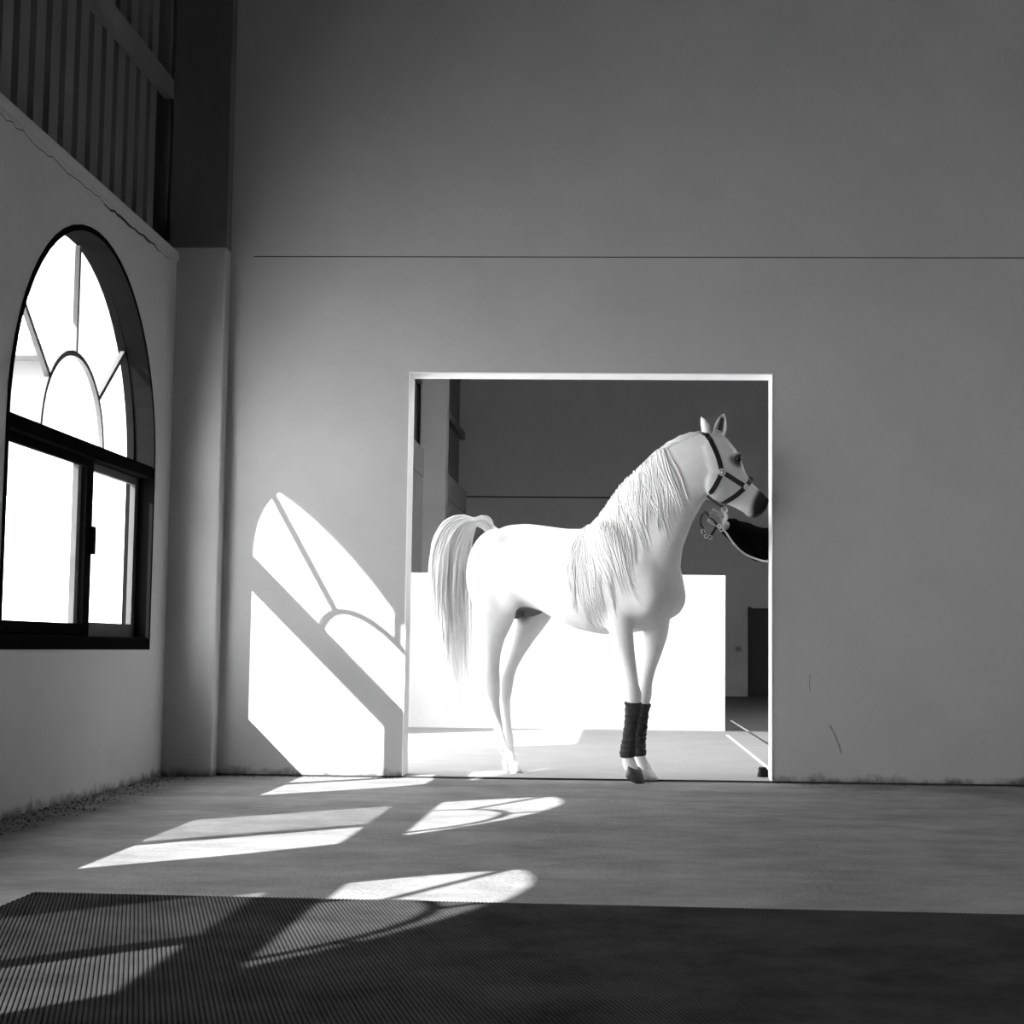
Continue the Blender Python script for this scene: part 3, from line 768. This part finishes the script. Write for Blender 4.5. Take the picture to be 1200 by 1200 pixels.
loft(bm, torso_rings(-.012, .9, 1.6))
loft(bm, [ringH((cx, 0, z), a, b, 20) for z, cx, a, b in ((1.46, -.005, .06, .07), (1.55, -.02, .052, .055), (1.62, -.03, .055, .056))])
HC = Vector((-.045, 0, 1.69))
loft(bm, [ringH((HC.x+cx, 0, HC.z+z), a, b, 24, 2.2) for z, cx, a, b in ((-.118, -.045, .026, .024), (-.105, -.035, .050, .040), (-.075, -.012, .078, .058), (-.03, .0, .092, .070), (.02, .006, .096, .076), (.07, .008, .094, .075), (.105, .012, .072, .058), (.125, .014, .03, .025))])
loft(bm, [[HC + Vector((-.082-d_, y*w_, z)) for y, z in ((-1, -.042), (1, -.042), (.45, -.0), (0, .022), (-.45, .0))] for d_, w_ in ((-.02, .018), (.008, .014), (.024, .009))])
tube(bm, [LS + Vector((0, .06, 0)), LS, LE, LE*.4+LW*.6, LW, LF], [.06, .058, .042, .036, .028, .036], 14)
tube(bm, [RS - Vector((0, .06, 0)), RS, RE, RE*.4+RW*.6, RW, RF], [.06, .058, .042, .036, .028, .036], 14)
for hp, kn, an in ((Vector((0, -.09, .92)), Vector((-.02, -.105, .50)), Vector((.03, -.11, .10))), (Vector((0, .09, .92)), Vector((.0, .105, .50)), Vector((.05, .11, .10)))):
    tube(bm, [hp, hp*.5+kn*.5, kn, kn*.6+an*.4, an], [.085, .075, .055, .052, .036], 16)
    ellipsoid(bm, an + Vector((-.06, 0, -.055)), (.10, .036, .034))
blend('body', bm, M['skin'], person, .010, 5)
bm = BM(); loft(bm, torso_rings(.018, .89, 1.51))
for S_, E_, W_, k in ((LS, LE, LW*.97+LE*.03, 1), (RS, RE, RW*.97+RE*.03, -1)):
    tube(bm, [S_ + Vector((0, .08*k, 0)), S_, S_*.5+E_*.5, E_, E_*.5+W_*.5, W_], [.09, .092, .094 if k > 0 else .08, .098 if k > 0 else .068, .082 if k > 0 else .058, .050], 18)
if True:   # folds of the raised sleeve
    for k in range(6):
        t = .02 + .15*k; c = LE*(1-t) + LW*t; ax = (LW-LE).normalized(); a = ax.orthogonal().normalized(); b = ax.cross(a)
        R0 = .088*(1-t) + .046*t + random.uniform(.0, .008); tilt = random.uniform(-.8, .8); ph = random.uniform(0, 6); rings = []
        for i in range(24):
            q = 2*math.pi*i/24; rd = a*math.cos(q)+b*math.sin(q); c2 = c + rd*R0 + ax*tilt*R0*math.cos(q+ph)
            rings.append([c2 + rd*.012*math.cos(w) + ax*.016*math.sin(w) for w in [2*math.pi*j/8 for j in range(8)]])
        rings.append(rings[0]); loft(bm, rings, cap=False)
        bmesh.ops.remove_doubles(bm, verts=bm.verts[:], dist=1e-6)
blend('jacket', bm, M['jacket'], person, .010, 5)
bm = BM(); loft(bm, torso_rings(.010, .89, 1.09))
for hp, kn, an in ((Vector((0, -.09, .93)), Vector((-.02, -.105, .50)), Vector((.03, -.11, .085))), (Vector((0, .09, .93)), Vector((.0, .105, .50)), Vector((.05, .11, .085)))):
    tube(bm, [hp, hp*.5+kn*.5, kn, kn*.5+an*.5, an], [.105, .094, .076, .068, .064], 18)
blend('trousers', bm, M['trousers'], person, .012, 5)
for s, xx in ((-.11, .03), (.11, .05)):
    bm = BM(); loft(bm, [ringH((xx-.05+fx, s, z), a, b) for z, a, b, fx in ((0, .135, .050, 0), (.03, .138, .052, 0), (.06, .115, .047, .01), (.10, .062, .047, .05), (.13, .056, .046, .055))]); obj('shoe', bm, M['shoe'], person, smooth=True)
bm = BM()
loft(bm, [ringH((HC.x+cx, 0, HC.z+z), a, b, 24, 2.2) for z, cx, a, b in ((.0, .05, .058, .080), (.04, .03, .085, .083), (.075, .014, .100, .083), (.112, .013, .080, .066), (.136, .014, .03, .028))])
obj('hair', bm, M['black_hair'], person, smooth=True)
for s in (-1, 1):
    bm = BM(); ellipsoid(bm, HC + Vector((-.079, s*.032, .008)), (.011, .012, .008), n=8); obj('eye', bm, M['eye'], person, smooth=True)
    bm = BM(); ellipsoid(bm, HC + Vector((.012, s*.078, -.005)), (.018, .009, .032), n=8); obj('ear', bm, M['skin'], person, smooth=True)
bm = BM(); ellipsoid(bm, HC + Vector((-.083, 0, -.068)), (.008, .022, .006), n=8); obj('mouth', bm, M['lips'], person, smooth=True)
# fingers of the leading hand: closed round the folded strap, seen from the back of the fist
fx = (fist-wrist).normalized(); up = Vector((.35, 0, 1)); up = (up - fx*up.dot(fx)).normalized(); toward = fx.cross(up)
if toward.y > 0: toward = -toward
for k in range(4):
    c = fist + up*(.033 - .021*k) + fx*(.018 - .004*abs(k-1)); L_k = (.036, .040, .038, .030)[k]
    P = [c - fx*.03, c + fx*.012, c + fx*(.012+L_k*.5) + toward*L_k*.75, c + fx*.006 + toward*(L_k*1.25), c - fx*.022 + toward*(L_k*1.15)]
    skin('finger', [tuple(p - Vector((PX, PY, 0))) for p in P], [(0, 1), (1, 2), (2, 3), (3, 4)], [.0105, .0105, .0095, .009, .0075], M['skin'], person)
P = [fist - fx*.045 + up*.025, fist - fx*.015 + up*.045 + toward*.02, fist + fx*.012 + up*.043 + toward*.045]
skin('thumb', [tuple(p - Vector((PX, PY, 0))) for p in P], [(0, 1), (1, 2)], [.013, 0.0135, .009], M['skin'], person)
# right hand fingers, hanging
for k in range(4):
    y_ = .205 + .017*k - .0
    P = [(-.04, y_, .865), (-.045, y_, .83), (-.05, y_, .805), (-.042, y_, .785)]
    skin('finger', P, [(0, 1), (1, 2), (2, 3)], [.010, .009, .0085, .007], M['skin'], person)
skin('thumb', [(-.055, .22, .90), (-.075, .215, .87), (-.085, .215, .845)], [(0, 1), (1, 2)], [.012, .010, .008], M['skin'], person)
# ------------------------------------------------------------------ lead strap
lead = empty('lead_strap', fist, label='pale lead strap with steel chain, from the halter ring through the hand', category='lead')
rbw = HM @ RB
def LP(*p): return [Vector(q)-fist for q in p]
bm = BM()
ch = smooth_path(LP(rbw + Vector((0, 0, -.015)), rbw + Vector((.012, .0, -.045)), (.590, 9.385, 1.50), (.585, 9.385, 1.455)), 5)
for i, p in enumerate(ch): ring_(bm, p, (1, 0, .2) if i % 2 else (0, 1, .2), .008, .0026)
obj('chain', bm, M['metal'], lead, smooth=True)
bm = BM(); tube(bm, smooth_path(LP((.575, 9.385, 1.463), (.600, 9.39, 1.435), (.645, 9.42, 1.375), (.70, 9.46, 1.325), (.77, 9.52, 1.295), (.85, 9.585, 1.278), (.93, 9.66, 1.28), (1.02, 9.70, 1.31)), 6), .0055, 8); obj('strap', bm, M['rope'], lead, smooth=True)
bm = BM(); tube(bm, smooth_path(LP((.560, 9.40, 1.47), (.530, 9.395, 1.50), (.485, 9.40, 1.548), (.462, 9.42, 1.535), (.452, 9.41, 1.49), (.468, 9.40, 1.455), (.478, 9.40, 1.425), (.505, 9.40, 1.408), (.525, 9.40, 1.43), (.545, 9.40, 1.465)), 6), .0085, 8); obj('folded_end', bm, M['strap'], lead, smooth=True)
for p in ((.470, 9.395, 1.44), (.487, 9.393, 1.412), (.512, 9.393, 1.405), (.575, 9.385, 1.45), (.563, 9.385, 1.47)):
    bm = BM(); ring_(bm, Vector(p)-fist, (.3, 1, .2), .010, .0035); obj('ring', bm, M['metal'], lead, smooth=True)
